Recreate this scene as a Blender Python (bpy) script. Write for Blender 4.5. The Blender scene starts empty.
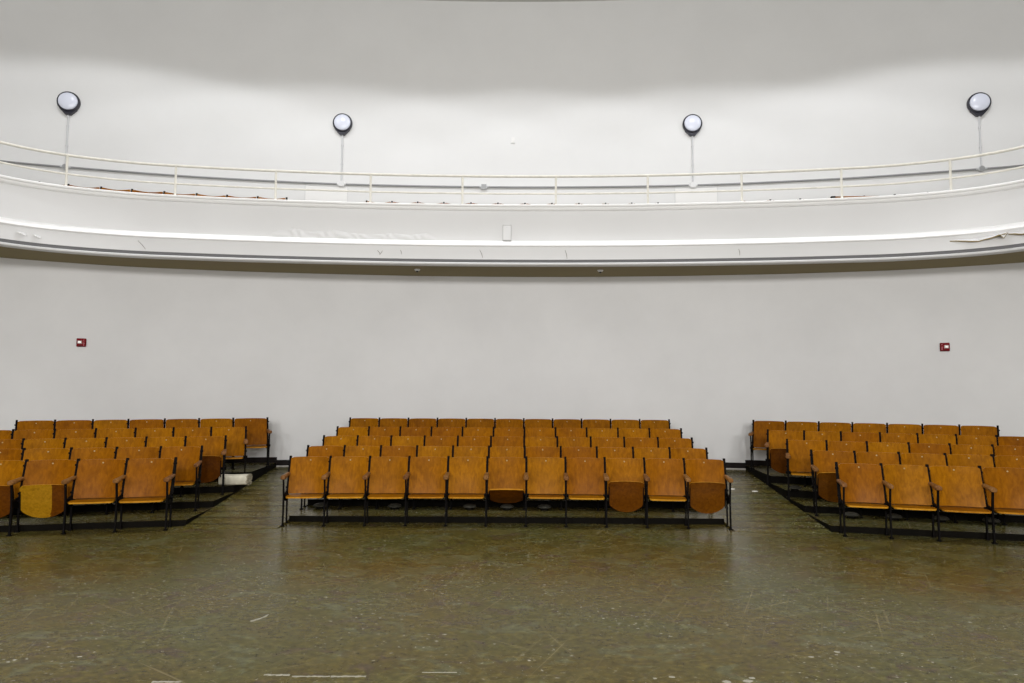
import bpy, bmesh, math, random
import numpy as np
from mathutils import Vector, Matrix
random.seed(7)
S = bpy.context.scene
C = S.collection
R = math.radians

# ------------------------------------------------------------------ camera
cam = bpy.data.cameras.new('camera')
cam.sensor_width = 36.0
cam.lens = 683 / 1024 * 36
cam.clip_start = 0.05
co = bpy.data.objects.new('camera', cam)
C.objects.link(co)
co.matrix_world = (Matrix.Translation((0, 0, 1.67)) @ Matrix.Rotation(R(0.36), 4, 'Z')
                   @ Matrix.Rotation(R(94.1), 4, 'X') @ Matrix.Rotation(0.0056, 4, 'Z'))
S.camera = co

# ------------------------------------------------------------------ materials
def srgb(r, g, b):
    f = lambda c: (c / 255 / 12.92) if c / 255 <= .04045 else ((c / 255 + .055) / 1.055) ** 2.4
    return (f(r), f(g), f(b), 1)

class Mat:
    def __init__(s, name, rough=.5, metal=0, spec=.5):
        s.m = bpy.data.materials.new(name); s.m.use_nodes = True
        s.n = s.m.node_tree.nodes; s.l = s.m.node_tree.links
        s.b = s.n['Principled BSDF']
        s.b.inputs['Roughness'].default_value = rough
        s.b.inputs['Metallic'].default_value = metal
        s.b.inputs['Specular IOR Level'].default_value = spec
    def node(s, t, **kw):
        n = s.n.new(t)
        for k, v in kw.items():
            if k in n.inputs: n.inputs[k].default_value = v
            else: setattr(n, k, v)
        return n
    def coords(s, scale=(1, 1, 1), kind='Object'):
        tc = s.node('ShaderNodeTexCoord'); mp = s.node('ShaderNodeMapping')
        mp.inputs['Scale'].default_value = scale
        s.l.new(tc.outputs[kind], mp.inputs['Vector'])
        return mp.outputs['Vector']
    def noise(s, scale, detail=4, rough=.55, sc=(1, 1, 1), vec=None, dist=0):
        n = s.node('ShaderNodeTexNoise')
        n.inputs['Scale'].default_value = scale; n.inputs['Detail'].default_value = detail
        n.inputs['Roughness'].default_value = rough; n.inputs['Distortion'].default_value = dist
        s.l.new(vec if vec is not None else s.coords(sc), n.inputs['Vector'])
        return n.outputs['Fac']
    def ramp(s, fac, stops, interp='LINEAR'):
        n = s.node('ShaderNodeValToRGB'); cr = n.color_ramp; cr.interpolation = interp
        while len(cr.elements) < len(stops): cr.elements.new(.5)
        for e, (p, c) in zip(cr.elements, stops):
            e.position = p; e.color = c if len(c) == 4 else (*c, 1)
        s.l.new(fac, n.inputs['Fac'])
        return n.outputs['Color']
    def mix(s, a, b, fac, blend='MIX'):
        n = s.node('ShaderNodeMix', data_type='RGBA', blend_type=blend)
        for sock, v in ((n.inputs['Factor'], fac), (n.inputs['A'], a), (n.inputs['B'], b)) if False else ((n.inputs[0], fac), (n.inputs[6], a), (n.inputs[7], b)):
            if isinstance(v, (int, float)): sock.default_value = v
            elif isinstance(v, tuple): sock.default_value = v
            else: s.l.new(v, sock)
        return n.outputs[2]
    def color(s, c):
        if isinstance(c, tuple): s.b.inputs['Base Color'].default_value = c
        else: s.l.new(c, s.b.inputs['Base Color'])
        return s
    def rough(s, sock):
        s.l.new(sock, s.b.inputs['Roughness']); return s
    def bump(s, h, strength=.2, dist=.01):
        n = s.node('ShaderNodeBump'); n.inputs['Strength'].default_value = strength; n.inputs['Distance'].default_value = dist
        s.l.new(h, n.inputs['Height']); s.l.new(n.outputs['Normal'], s.b.inputs['Normal']); return s

W, K = (1, 1, 1, 1), (0, 0, 0, 1)

def paint(name, c, rough=.55, var=.04, scale=.7, spec=.35):
    m = Mat(name, rough, 0, spec)
    v = m.noise(scale, 5, .6)
    d = tuple(x * (1 - var * 2.2) for x in c[:3]) + (1,)
    m.color(m.ramp(v, [(.3, d), (.7, c)]))
    m.bump(m.noise(60, 3), .05, .004)
    return m.m

M = {}
M['wall'] = paint('wall_paint', (.74, .738, .735, 1))
M['upper'] = paint('upper_wall_paint', (.77, .77, .765, 1), var=.02)
M['fascia'] = paint('fascia_paint', (.70, .70, .70, 1), .5, .02)
M['trim_lit'] = paint('lit_trim_paint', (.86, .86, .855, 1), .4, .01)  # fascia paint made whiter, light from above put into the colour
M['groove'] = paint('grey_groove_paint', (.17, .17, .175, 1), .6, .02, spec=.15)
M['soffit'] = paint('shaded_soffit', (.30, .25, .135, 1), .8, .03, spec=.1)  # darkened and browned for the underside's shade and floor bounce
M['ceiling'] = paint('ceiling_paint', (.6, .595, .58, 1), .6, .02)
M['rail'] = paint('cream_rail_paint', (.78, .755, .68, 1), .4, .08, 9)
M['door'] = paint('door_paint', (.84, .835, .82, 1), .45, .02)
M['plate'] = paint('plate_paint', (.45, .445, .44, 1), .4, .02)
M['crack'] = paint('crack_shadow_filler', (.25, .24, .22, 1), .8, .02)
M['base'] = paint('black_base_paint', (.012, .008, .007, 1), .5, .1, spec=.1)
M['foot_strip'] = paint('pale_foot_strip', (.45, .43, .40, 1), .6, .1, 6)
M['iron'] = paint('black_iron', (.0035, .0026, .0024, 1), .6, .2, 20, .06)
M['galv'] = Mat('galvanised_conduit', .45, .5).color((.34, .345, .35, 1)).m
M['condpaint'] = paint('painted_conduit', (.66, .665, .68, 1), .4, .03)
M['boxgrey'] = paint('junction_box_grey', (.55, .56, .57, 1), .4, .03)
M['boxwhite'] = paint('junction_box_white', (.78, .78, .78, 1), .4, .02)
M['lampblack'] = Mat('lamp_black_plastic', .4).color((.018, .018, .03, 1)).m
_m = Mat('lamp_diffuser', .25); _m.color((.74, .77, .88, 1)); M['diffuser'] = _m.m
M['red'] = Mat('alarm_red', .5, 0, .06).color((.20, .001, .006, 1)).m
M['strobe'] = Mat('strobe_lens', .15).color((.85, .82, .78, 1)).m
M['letter'] = Mat('alarm_lettering', .4).color((.75, .35, .38, 1)).m
M['black'] = Mat('dark_recess', .7).color((.02, .018, .016, 1)).m
M['vent'] = paint('vent_grey', (.05, .047, .036, 1), .6, .1, 12, .1)
M['brass'] = Mat('tag_metal', .5, .3).color((.36, .27, .11, 1)).m
M['whiteplate'] = Mat('row_plate_white', .5, 0, .1).color((.34, .34, .32, 1)).m
M['paper'] = paint('paper', (.78, .76, .70, 1), .7, .05, 20)
M['tape'] = paint('worn_tape', (.42, .40, .32, 1), .6, .2, 60)
M['flap'] = paint('peeled_paint_back', (.34, .25, .10, 1), .8, .12, 20)
M['pad'] = paint('cream_padding', (.62, .58, .46, 1), .8, .1, 12)
M['padend'] = paint('cream_padding_end', (.42, .37, .26, 1), .9, .3, 40)

def wood(name, dark, mid, light, rough=.33, wear=.5):
    m = Mat(name, rough, 0, .06)
    oi = m.node('ShaderNodeObjectInfo')
    tc = m.node('ShaderNodeTexCoord')
    add = m.node('ShaderNodeVectorMath', operation='ADD')
    m.l.new(tc.outputs['Object'], add.inputs[0]); 
    sc = m.node('ShaderNodeMath', operation='MULTIPLY'); sc.inputs[1].default_value = 37.0
    m.l.new(oi.outputs['Random'], sc.inputs[0]); m.l.new(sc.outputs[0], add.inputs[1])
    mp = m.node('ShaderNodeMapping'); mp.inputs['Scale'].default_value = (14, 14, 1.6)
    m.l.new(add.outputs[0], mp.inputs['Vector'])
    grain = m.noise(2.2, 6, .65, vec=mp.outputs['Vector'], dist=.6)
    big = m.noise(3.2, 4, .6, vec=add.outputs[0], dist=.4)
    fine = m.noise(45, 3, .6, vec=mp.outputs['Vector'])
    base = m.ramp(grain, [(.28, dark), (.5, mid), (.75, light)])
    blot = m.ramp(big, [(.32, (.55, .5, .45, 1)), (.55, W)])
    c = m.mix(base, blot, wear, 'MULTIPLY')
    c = m.mix(c, m.ramp(fine, [(.3, (.75, .72, .68, 1)), (.6, W)]), .5, 'MULTIPLY')
    hs = m.node('ShaderNodeHueSaturation')
    mr = m.node('ShaderNodeMapRange'); mr.inputs['To Min'].default_value = .86; mr.inputs['To Max'].default_value = 1.14
    m.l.new(oi.outputs['Random'], mr.inputs['Value']); m.l.new(mr.outputs[0], hs.inputs['Value'])
    mr2 = m.node('ShaderNodeMapRange'); mr2.inputs['To Min'].default_value = .494; mr2.inputs['To Max'].default_value = .504
    m.l.new(oi.outputs['Random'], mr2.inputs['Value']); m.l.new(mr2.outputs[0], hs.inputs['Hue'])
    m.l.new(c, hs.inputs['Color'])
    m.color(hs.outputs['Color'])
    m.rough(m.ramp(big, [(.3, (.5, .5, .5, 1)), (.7, (.3, .3, .3, 1))]))
    return m.m

M['wood'] = wood('varnished_plywood', (.18, .061, .0008, 1), (.258, .092, .001, 1), (.335, .128, .002, 1), wear=.5)
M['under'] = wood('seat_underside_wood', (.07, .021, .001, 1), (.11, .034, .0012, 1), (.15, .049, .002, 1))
M['pale'] = wood('bare_yellow_plywood', (.22, .105, .003, 1), (.33, .17, .006, 1), (.43, .23, .012, 1), .5, .4)
M['edge'] = wood('plywood_edge_highlight', (.36, .15, .008, 1), (.46, .21, .015, 1), (.55, .27, .03, 1), .5, .3)  # pale ply edge; on the backrests it also paints the rim highlight
M['arm'] = wood('armrest_wood', (.13, .055, .014, 1), (.20, .09, .028, 1), (.30, .15, .055, 1), .4, .5)

def floor_mat(name, ramp_lines=False, dark=1.0):
    m = Mat(name, .3, 0, .16)
    co_ = m.coords()
    k = lambda r, g, b: (r * dark * .86, g * dark * .84, b * dark * .78, 1)
    big = m.noise(.55, 5, .6, vec=co_, dist=.5)
    mid = m.noise(3.2, 7, .66, sc=(.8, 1.2, 1), dist=.8)
    c = m.ramp(mid, [(.3, k(.080, .058, .012)), (.48, k(.106, .084, .020)), (.62, k(.116, .095, .026)), (.8, k(.136, .110, .034))])
    c = m.mix(c, k(.088, .094, .032), m.ramp(big, [(.45, K), (.62, (.7, .7, .7, 1))]))
    # patches where a greyer coat shows through
    pat = m.noise(2.6, 6, .66, sc=(.8, 1.2, 1), dist=1.4)
    c = m.mix(c, k(.135, .145, .082), m.ramp(pat, [(.56, K), (.60, (.55, .55, .55, 1))]))
    pat2 = m.noise(3.6, 6, .66, sc=(.9, 1.1, 1), dist=1.2)
    c = m.mix(c, k(.085, .058, .042), m.ramp(pat2, [(.57, K), (.63, (.7, .7, .7, 1))]))
    fine = m.noise(17, 9, .74, sc=(1, 1.3, 1), dist=.3)
    c = m.mix(c, m.ramp(fine, [(.34, (.55, .51, .45, 1)), (.5, (.95, .95, .94, 1)), (.66, (1.7, 1.65, 1.5, 1))]), .95, 'MULTIPLY')
    # fine scratches in several directions
    for i, (rot, sx, th) in enumerate(((.08, .8, .70), (.5, .5, .67), (-.6, .5, .67), (1.15, .4, .67), (1.9, .6, .68))):
        tc = m.node('ShaderNodeTexCoord'); mp = m.node('ShaderNodeMapping')
        mp.vector_type = 'TEXTURE'
        mp.inputs['Rotation'].default_value = (0, 0, rot); mp.inputs['Scale'].default_value = (1 / sx, 1 / 26, 1)
        mp.inputs['Location'].default_value = (i * 3.1, i * 1.7, 0)
        m.l.new(tc.outputs['Object'], mp.inputs['Vector'])
        s = m.noise(1.3, 4, .6, vec=mp.outputs['Vector'], dist=.25)
        c = m.mix(c, k(.32, .27, .15), m.ramp(s, [(th - .02, K), (th + .04, (.5, .5, .5, 1))]))
    # small pale chips
    ch = m.noise(26, 2, .5, sc=(1, 1.5, 1))
    gate = m.noise(1.1, 3, .6, sc=(1, 1, 1), dist=.3)
    cf = m.mix(m.ramp(ch, [(.67, K), (.70, W)]), m.ramp(gate, [(.42, K), (.58, W)]), 1.0, 'MULTIPLY')
    c = m.mix(c, (.5, .47, .38, 1), cf)
    if ramp_lines:
        tc = m.node('ShaderNodeTexCoord'); mp = m.node('ShaderNodeMapping')
        mp.inputs['Scale'].default_value = (.02, 1, .02)
        m.l.new(tc.outputs['Object'], mp.inputs['Vector'])
        wv = m.node('ShaderNodeTexWave', bands_direction='Y', wave_profile='SIN')
        wv.inputs['Scale'].default_value = 1.0; wv.inputs['Distortion'].default_value = .5; wv.inputs['Detail Scale'].default_value = 3
        m.l.new(mp.outputs['Vector'], wv.inputs['Vector'])
        c = m.mix(c, m.ramp(wv.outputs['Fac'], [(.0, (.45, .43, .4, 1)), (.22, W)]), .9, 'MULTIPLY')
        m.bump(wv.outputs['Fac'], .12, .006)
    else:
        pass
    m.color(c)
    m.rough(m.ramp(mid, [(.3, (.19, .19, .19, 1)), (.55, (.28, .28, .28, 1)), (.75, (.42, .42, .42, 1))]))
    return m.m

M['floor'] = floor_mat('worn_olive_floor_paint')
M['ramp'] = floor_mat('ramp_floor_paint', True)
M['tier'] = floor_mat('platform_floor_paint', False, .8)
M['riser'] = paint('dark_riser_paint', (.0055, .0045, .003, 1), .7, .15, 5, .05)

# ------------------------------------------------------------------ mesh helpers
class MB:
    def __init__(s): s.v = []; s.f = []; s.mi = []
    def add(s, vs, fs, mi=0):
        o = len(s.v); s.v += [tuple(p) for p in vs]
        for f in fs: s.f.append(tuple(o + i for i in f)); s.mi.append(mi)
    def box(s, lo, hi, mi=0, mat=None):
        (a, b, c), (d, e, f) = lo, hi
        vs = [(a, b, c), (d, b, c), (d, e, c), (a, e, c), (a, b, f), (d, b, f), (d, e, f), (a, e, f)]
        if mat is not None: vs = [mat @ Vector(v) for v in vs]
        s.add(vs, [(0, 3, 2, 1), (4, 5, 6, 7), (0, 1, 5, 4), (1, 2, 6, 5), (2, 3, 7, 6), (3, 0, 4, 7)], mi)
    def tube(s, pts, r, n=8, mi=0, cap=True):
        pts = [Vector(p) for p in pts]; rs = r if isinstance(r, (list, tuple)) else [r] * len(pts)
        rings = []
        t0 = (pts[1] - pts[0]).normalized()
        up = Vector((0, 0, 1)) if abs(t0.z) < .9 else Vector((1, 0, 0))
        for i, p in enumerate(pts):
            t = (pts[min(i + 1, len(pts) - 1)] - pts[max(i - 1, 0)]).normalized()
            a = t.cross(up).normalized(); b = a.cross(t).normalized(); up = b
            rings.append([p + (a * math.cos(2 * math.pi * k / n) + b * math.sin(2 * math.pi * k / n)) * rs[i] for k in range(n)])
        vs = [q for ring in rings for q in ring]; fs = []
        for i in range(len(pts) - 1):
            for k in range(n):
                k2 = (k + 1) % n
                fs.append((i * n + k, i * n + k2, (i + 1) * n + k2, (i + 1) * n + k))
        if cap: fs += [tuple(reversed(range(n))), tuple(range((len(pts) - 1) * n, len(pts) * n))]
        s.add(vs, fs, mi)
    def bar(s, pts, wx, wt, mi=0):
        """flat bar along a path in the y-z plane: wx wide in x, wt thick across the path"""
        vs = []; n = len(pts)
        for i, p in enumerate(pts):
            a = Vector(pts[max(i - 1, 0)]); b = Vector(pts[min(i + 1, n - 1)]); t = (b - a).normalized()
            nn = Vector((0, -t.z, t.y)); p = Vector(p); w2 = wt[i] / 2 if isinstance(wt, (list, tuple)) else wt / 2
            vs += [p + Vector((-wx / 2, 0, 0)) - nn * w2, p + Vector((wx / 2, 0, 0)) - nn * w2, p + Vector((wx / 2, 0, 0)) + nn * w2, p + Vector((-wx / 2, 0, 0)) + nn * w2]
        fs = [(0, 1, 2, 3), ((n - 1) * 4 + 3, (n - 1) * 4 + 2, (n - 1) * 4 + 1, (n - 1) * 4)]
        for i in range(n - 1):
            for k in range(4):
                k2 = (k + 1) % 4; fs.append((i * 4 + k2, i * 4 + k, (i + 1) * 4 + k, (i + 1) * 4 + k2))
        s.add(vs, fs, mi)
    def lathe(s, prof, n=24, mat=None, mi=0):
        vs = []; fs = []
        for r, z in prof:
            for k in range(n):
                a = 2 * math.pi * k / n; v = Vector((r * math.cos(a), r * math.sin(a), z))
                vs.append(mat @ v if mat is not None else v)
        for i in range(len(prof) - 1):
            for k in range(n):
                k2 = (k + 1) % n; fs.append((i * n + k, i * n + k2, (i + 1) * n + k2, (i + 1) * n + k))
        fs += [tuple(reversed(range(n))), tuple(range((len(prof) - 1) * n, len(prof) * n))]
        s.add(vs, fs, mi)
    def prism(s, poly, z0, z1, mi=0, mi_side=None):
        n = len(poly); vs = [(x, y, z0) for x, y in poly] + [(x, y, z1) for x, y in poly]
        s.add(vs, [tuple(reversed(range(n))), tuple(range(n, 2 * n))], mi)
        s.add(vs, [(i, (i + 1) % n, n + (i + 1) % n, n + i) for i in range(n)], mi if mi_side is None else mi_side)
    def shell(s, top, bot, nu, nv, mi=0, mi_b=None, mi_r=None):
        """two matching grids (row-major nu x nv) closed along the rim"""
        o = nu * nv; fs = []; fb = []; rim = []
        idx = lambda i, j: j * nu + i
        for j in range(nv - 1):
            for i in range(nu - 1):
                a, b, c, d = idx(i, j), idx(i + 1, j), idx(i + 1, j + 1), idx(i, j + 1)
                fs.append((a, b, c, d)); fb.append((o + a, o + d, o + c, o + b))
        loop = [idx(i, 0) for i in range(nu)] + [idx(nu - 1, j) for j in range(1, nv)] + [idx(i, nv - 1) for i in range(nu - 2, -1, -1)] + [idx(0, j) for j in range(nv - 2, 0, -1)]
        for a, b in zip(loop, loop[1:] + loop[:1]): rim.append((a, o + a, o + b, b))
        base = len(s.v); s.v += [tuple(p) for p in top] + [tuple(p) for p in bot]
        for lst, m_ in ((fs, mi), (fb, mi if mi_b is None else mi_b), (rim, mi if mi_r is None else mi_r)):
            for f in lst: s.f.append(tuple(base + i for i in f)); s.mi.append(m_)
    def mesh(s, name, mats, smooth=35, fix=True):
        me = bpy.data.meshes.new(name); me.from_pydata(s.v, [], s.f)
        for m in mats: me.materials.append(m)
        me.polygons.foreach_set('material_index', s.mi)
        if fix:
            bm = bmesh.new(); bm.from_mesh(me); bmesh.ops.recalc_face_normals(bm, faces=bm.faces); bm.to_mesh(me); bm.free()
        if smooth:
            me.shade_smooth(); me.set_sharp_from_angle(angle=R(smooth))
        me.update(); return me
    def obj(s, name, mats, parent=None, loc=(0, 0, 0), rot=(0, 0, 0), smooth=35):
        if not isinstance(mats, (list, tuple)): mats = [mats]
        return link(name, s.mesh(name, mats, smooth), parent, loc, rot)

def link(name, data, parent=None, loc=(0, 0, 0), rot=(0, 0, 0)):
    o = bpy.data.objects.new(name, data); C.objects.link(o)
    o.location = loc; o.rotation_euler = rot
    if parent: o.parent = parent
    return o
def tag(o, label=None, cat=None, group=None, kind=None):
    if label: o['label'] = label
    if cat: o['category'] = cat
    if group: o['group'] = group
    if kind: o['kind'] = kind
    return o
def empty(name, loc, rz=0):
    o = link(name, None, None, loc, (0, 0, rz)); o.empty_display_size = .1; return o
def struct(o): o['kind'] = 'structure'; return o

# ------------------------------------------------------------------ plan curves (X right, Y away from the camera)
AX = -.08
def spline(pts, step=.12):
    """Catmull-Rom through pts, resampled evenly"""
    P = [np.array(p, float) for p in pts]; P = [2 * P[0] - P[1]] + P + [2 * P[-1] - P[-2]]; out = []
    for i in range(1, len(P) - 2):
        a, b, c, d = P[i - 1:i + 3]
        for t in np.linspace(0, 1, 24, endpoint=False):
            out.append(.5 * (2 * b + (c - a) * t + (2 * a - 5 * b + 4 * c - d) * t * t + (3 * b - a - 3 * c + d) * t ** 3))
    out.append(P[-2]); out = np.array(out)
    L = np.r_[0, np.cumsum(np.hypot(*np.diff(out, axis=0).T))]
    n = int(L[-1] / step) + 1; q = np.linspace(0, L[-1], n)
    return np.c_[np.interp(q, L, out[:, 0]), np.interp(q, L, out[:, 1])]
def mirror(half): return [(AX - x, y) for x, y in reversed(half) if x > 0] + [(AX + x, y) for x, y in half]
FRONT = spline(mirror([(0, 11.2), (2.1, 11.13), (4.05, 10.93), (5.4, 10.71), (6.05, 10.56), (6.75, 10.28), (7.2, 9.98), (7.52, 9.6), (7.74, 9.1), (7.85, 8.4), (7.88, 7), (7.88, 3), (7.88, -7)]))
LOWER = spline(mirror([(0, 12.6), (2.2, 12.5), (4.4, 12.22), (5.6, 11.98), (6.6, 11.72), (7.4, 11.4), (8.2, 11.0), (9.0, 10.4), (9.6, 9.6), (9.95, 8.5), (10, 7), (10, 3), (10, -7)]))
UPPER = spline(mirror([(0, 15), (2, 14.95), (4, 14.8), (5.5, 14.58), (7.2, 14.25), (9.1, 13.75), (10.25, 13.38), (11.4, 12.8), (12.2, 11.9), (12.5, 10.5), (12.5, 7), (12.5, 3), (12.5, -7)]))
def normals(Cv):
    t = np.gradient(Cv, axis=0); t /= np.hypot(*t.T)[:, None]
    return np.c_[t[:, 1], -t[:, 0]]                      # toward the stage for a curve running left to right
def bearing(x_px, y_px):
    u, v = x_px - 512, 341.5 - y_px
    u, v = u - v * .0056, u * .0056 + v
    d = 683 * math.cos(R(4.1)) - v * math.sin(R(4.1))
    return (u - d * .00628) / (d + u * .00628)
def at_ratio(Cv, x_px, y_px=230):
    """point on a plan curve along a bearing, with its outward normal"""
    r = bearing(x_px, y_px)
    ok = (Cv[:, 1] > 6)
    q = np.where(ok, Cv[:, 0] / np.where(ok, Cv[:, 1], 1), np.sign(Cv[:, 0]) * 9)
    i = int(np.argmax(q >= r)); t = (r - q[i - 1]) / (q[i] - q[i - 1])
    N = normals(Cv)
    return Cv[i - 1] * (1 - t) + Cv[i] * t, N[i - 1] * (1 - t) + N[i] * t
def sweep(mb, Cv, prof, mi=0, closed=True, caps=True, N=None):
    """sweep a profile of (offset toward the stage, z) along a plan curve"""
    N = normals(Cv) if N is None else N
    n = len(prof); vs = []
    for p, q in zip(Cv, N): vs += [(p[0] + q[0] * o, p[1] + q[1] * o, z) for o, z in prof]
    fs = []
    for i in range(len(Cv) - 1):
        for k in range(n if closed else n - 1):
            k2 = (k + 1) % n; fs.append((i * n + k, i * n + k2, (i + 1) * n + k2, (i + 1) * n + k))
    if closed and caps: fs += [tuple(range(n)), tuple(reversed(range((len(Cv) - 1) * n, len(Cv) * n)))]
    mb.add(vs, fs, mi)
def sub(Cv, xa, xb):
    """piece of a plan curve between two X values, exact ends"""
    ok = Cv[:, 1] > 7.5
    c = Cv[ok]; m = (c[:, 0] > xa) & (c[:, 0] < xb)
    yi = lambda x: np.interp(x, c[:, 0], c[:, 1])
    return np.vstack([[xa, yi(xa)], c[m], [xb, yi(xb)]])
def y_on(Cv, x):
    c = Cv[Cv[:, 1] > 7.5]; return float(np.interp(x, c[:, 0], c[:, 1]))

Z_BOT, Z_DECK, Z_CEIL = 3.732, 4.386, 10.52
SOFF = 3.78
# ------------------------------------------------------------------ room shell
TZ = [0, .075, .162, .257, .368]
mb = MB(); sweep(mb, LOWER, [(0, -.05), (0, SOFF + .02), (-.12, SOFF + .02), (-.12, -.05)]); struct(mb.obj('wall_back', M['wall']))
mb = MB(); sweep(mb, UPPER, [(0, Z_DECK - .1), (0, Z_CEIL), (-.12, Z_CEIL), (-.12, Z_DECK - .1)]); struct(mb.obj('wall_upper', M['upper']))
mb = MB(); mb.box((-12.6, -7.2, -.05), (12.6, -7.02, Z_CEIL)); struct(mb.obj('wall_front', M['wall'], smooth=0))
mb = MB()
poly = [tuple(p) for p in LOWER]
mb.prism(poly, -.1, 0); struct(mb.obj('floor', M['floor'], smooth=0))
mb = MB(); mb.prism([tuple(p) for p in UPPER], Z_CEIL, Z_CEIL + .1); struct(mb.obj('ceiling', M['ceiling'], smooth=0))

# seating platforms: shallow tiers rising to the back wall
AISLE_L, AISLE_R, CEN_L, CEN_R = -4.25, 4.07, -2.86, 2.63      # at the back wall
ais_l = lambda y: -4.03 - .22 * (y - 8.7) / 3.5
ais_r = lambda y: 3.76 + .31 * (y - 8.1) / 4.1
ROWY = [8.87 + .76 * k for k in range(5)]
BASE4 = TZ[4]
def wall_poly(xa, xb):                                   # along the foot of the wall, right to left
    return [tuple(p) for p in sub(LOWER, xa, xb)[::-1]]
mb = MB()
for k in range(1, 5):
    yf = ROWY[k - 1] - .115
    mb.prism([(CEN_L, yf), (CEN_R, yf)] + wall_poly(CEN_L, CEN_R), TZ[k - 1], TZ[k], 0, 1)
struct(mb.obj('floor_tiers_centre', [M['tier'], M['riser']], smooth=0))
SIDE_L = {1: ((-4.209, 8.511), 12.5), 2: ((-4.281, 9.371), 15), 3: ((-4.29, 10.15), 19), 4: ((-4.291, 10.906), 21.5), 5: ((-4.239, 11.695), 25.5)}
SIDE_R = {1: ((3.91, 8.438), 12.5), 2: ((3.99, 9.329), 15), 3: ((3.975, 10.111), 19), 4: ((3.98, 10.887), 21.5), 5: ((4.076, 11.813), 25.5)}
def side_tiers(name, rows, sg, xin):
    mb = MB(); xo = sg * 9.3
    for k in range(1, 5):
        (px, py), a = rows[k]; t = math.tan(R(a))
        yl = lambda x: py - .115 / math.cos(R(a)) - sg * (x - px) * t
        # walk outwards until the front edge meets the wall
        xe = xin
        while abs(xe) < 9.3 and yl(xe) < y_on(LOWER, xe) - .02: xe += sg * .02
        ais = ais_r if sg > 0 else ais_l
        xi = ais(yl(ais(yl(xin))))
        if sg > 0: pl = [(xi, yl(xi)), (xe, yl(xe))] + wall_poly(xin, xe)
        else: pl = [(xe, yl(xe)), (xi, yl(xi))] + wall_poly(xe, xin)
        mb.prism(pl, TZ[k - 1], TZ[k], 0, 1)
    return struct(mb.obj(name, [M['tier'], M['riser']], smooth=0))
side_tiers('floor_tiers_left', SIDE_L, -1, AISLE_L)
side_tiers('floor_tiers_right', SIDE_R, 1, AISLE_R)
# sloping aisles
RAMP0, RAMP_Z = 8.32, .30
for nm, xa, xb in (('floor_ramp_left', AISLE_L, CEN_L), ('floor_ramp_right', CEN_R, AISLE_R)):
    mb = MB(); n = 8; vs = []
    for i in range(n + 1):
        x = xa + (xb - xa) * i / n; ye = y_on(LOWER, x)
        x0 = ais_l(RAMP0) + (CEN_L - ais_l(RAMP0)) * i / n if xa < 0 else CEN_R + (ais_r(RAMP0) - CEN_R) * i / n
        vs += [(x0, RAMP0, 0), (x0, RAMP0, .004), (x, ye, RAMP_Z), (x, ye, 0)]
    fs = [(0, 1, 2, 3), tuple(n * 4 + i for i in (3, 2, 1, 0))]
    for i in range(n):
        a, b = i * 4, (i + 1) * 4
        fs += [(a + k, b + k, b + (k + 1) % 4, a + (k + 1) % 4) for k in range(4)]
    mb.add(vs, fs); struct(mb.obj(nm, M['ramp'], smooth=0))
# black baseboard following the platforms and dropping into the aisles, pale strip below
mb = MB()
for xa, xb, z in ((-9.2, AISLE_L - .0, BASE4), (AISLE_L, CEN_L, RAMP_Z + .018), (CEN_L, CEN_R, BASE4), (CEN_R, AISLE_R, RAMP_Z + .018), (AISLE_R, 9.2, BASE4)):
    sweep(mb, sub(LOWER, xa, xb), [(0.0, z), (.018, z), (.018, z + .085), (.012, z + .095), (0, z + .095)])
struct(mb.obj('baseboard_back', M['base'], smooth=0))
mb = MB()
for xa, xb in ((AISLE_L, CEN_L), (CEN_R, AISLE_R)):
    sweep(mb, sub(LOWER, xa, xb), [(0, RAMP_Z - .004), (.05, RAMP_Z - .004), (.04, RAMP_Z + .018), (0, RAMP_Z + .018)])
struct(mb.obj('trim_1', M['foot_strip'], smooth=0))  # pale strip along the wall foot in both aisles

# ------------------------------------------------------------------ balcony
BAL = tag(empty('balcony', (AX, 11.2, Z_BOT)), 'long curved white balcony front with stepped mouldings running across the whole hall', 'balcony')
def bal(name, mb, mats, label=None, smooth=35, parent=None):
    o = mb.obj(name, mats, None, smooth=smooth)
    o.parent = parent or BAL
    if parent is None: o.location = (-AX, -11.2, -Z_BOT)
    if label: o['label'] = label
    return o
mb = MB(); sweep(mb, FRONT, [(-.02, 4.12), (-.02, 4.69), (-.12, 4.69), (-.12, 4.12)])
FASC = bal('fascia_panel', mb, M['fascia'])
mb = MB(); sweep(mb, FRONT, [(-.14, 4.655), (-.02, 4.655), (.015, 4.668), (.03, 4.688), (.035, 4.706), (.065, 4.718), (.07, 4.738), (.055, 4.752), (-.14, 4.758)])
bal('lip_moulding', mb, M['trim_lit'], 'bright white rounded lip along the top of the balcony')
mb = MB(); sweep(mb, FRONT, [(-.04, 4.04), (.05, 4.045), (.062, 4.06), (.055, 4.075), (.0, 4.145), (-.02, 4.152), (-.04, 4.152)])
bal('ledge_moulding', mb, M['trim_lit'], 'bright white sloping ledge halfway down the balcony front')
mb = MB(); sweep(mb, FRONT, [(.025, 3.83), (.025, 4.05), (-.1, 4.05), (-.1, 3.83)])
BAND = bal('lower_band', mb, M['fascia'])
mb = MB(); sweep(mb, FRONT, [(.0, 3.782), (.012, 3.832), (-.06, 3.832), (-.06, 3.782)])
bal('groove_strip', mb, M['groove'], 'thin grey groove above the bottom bead')
mb = MB(); sweep(mb, FRONT, [(-.1, Z_BOT), (.02, Z_BOT), (.042, Z_BOT + .012), (.048, Z_BOT + .03), (.03, Z_BOT + .046), (-.1, Z_BOT + .052)])
bal('bottom_bead', mb, M['fascia'])
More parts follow.
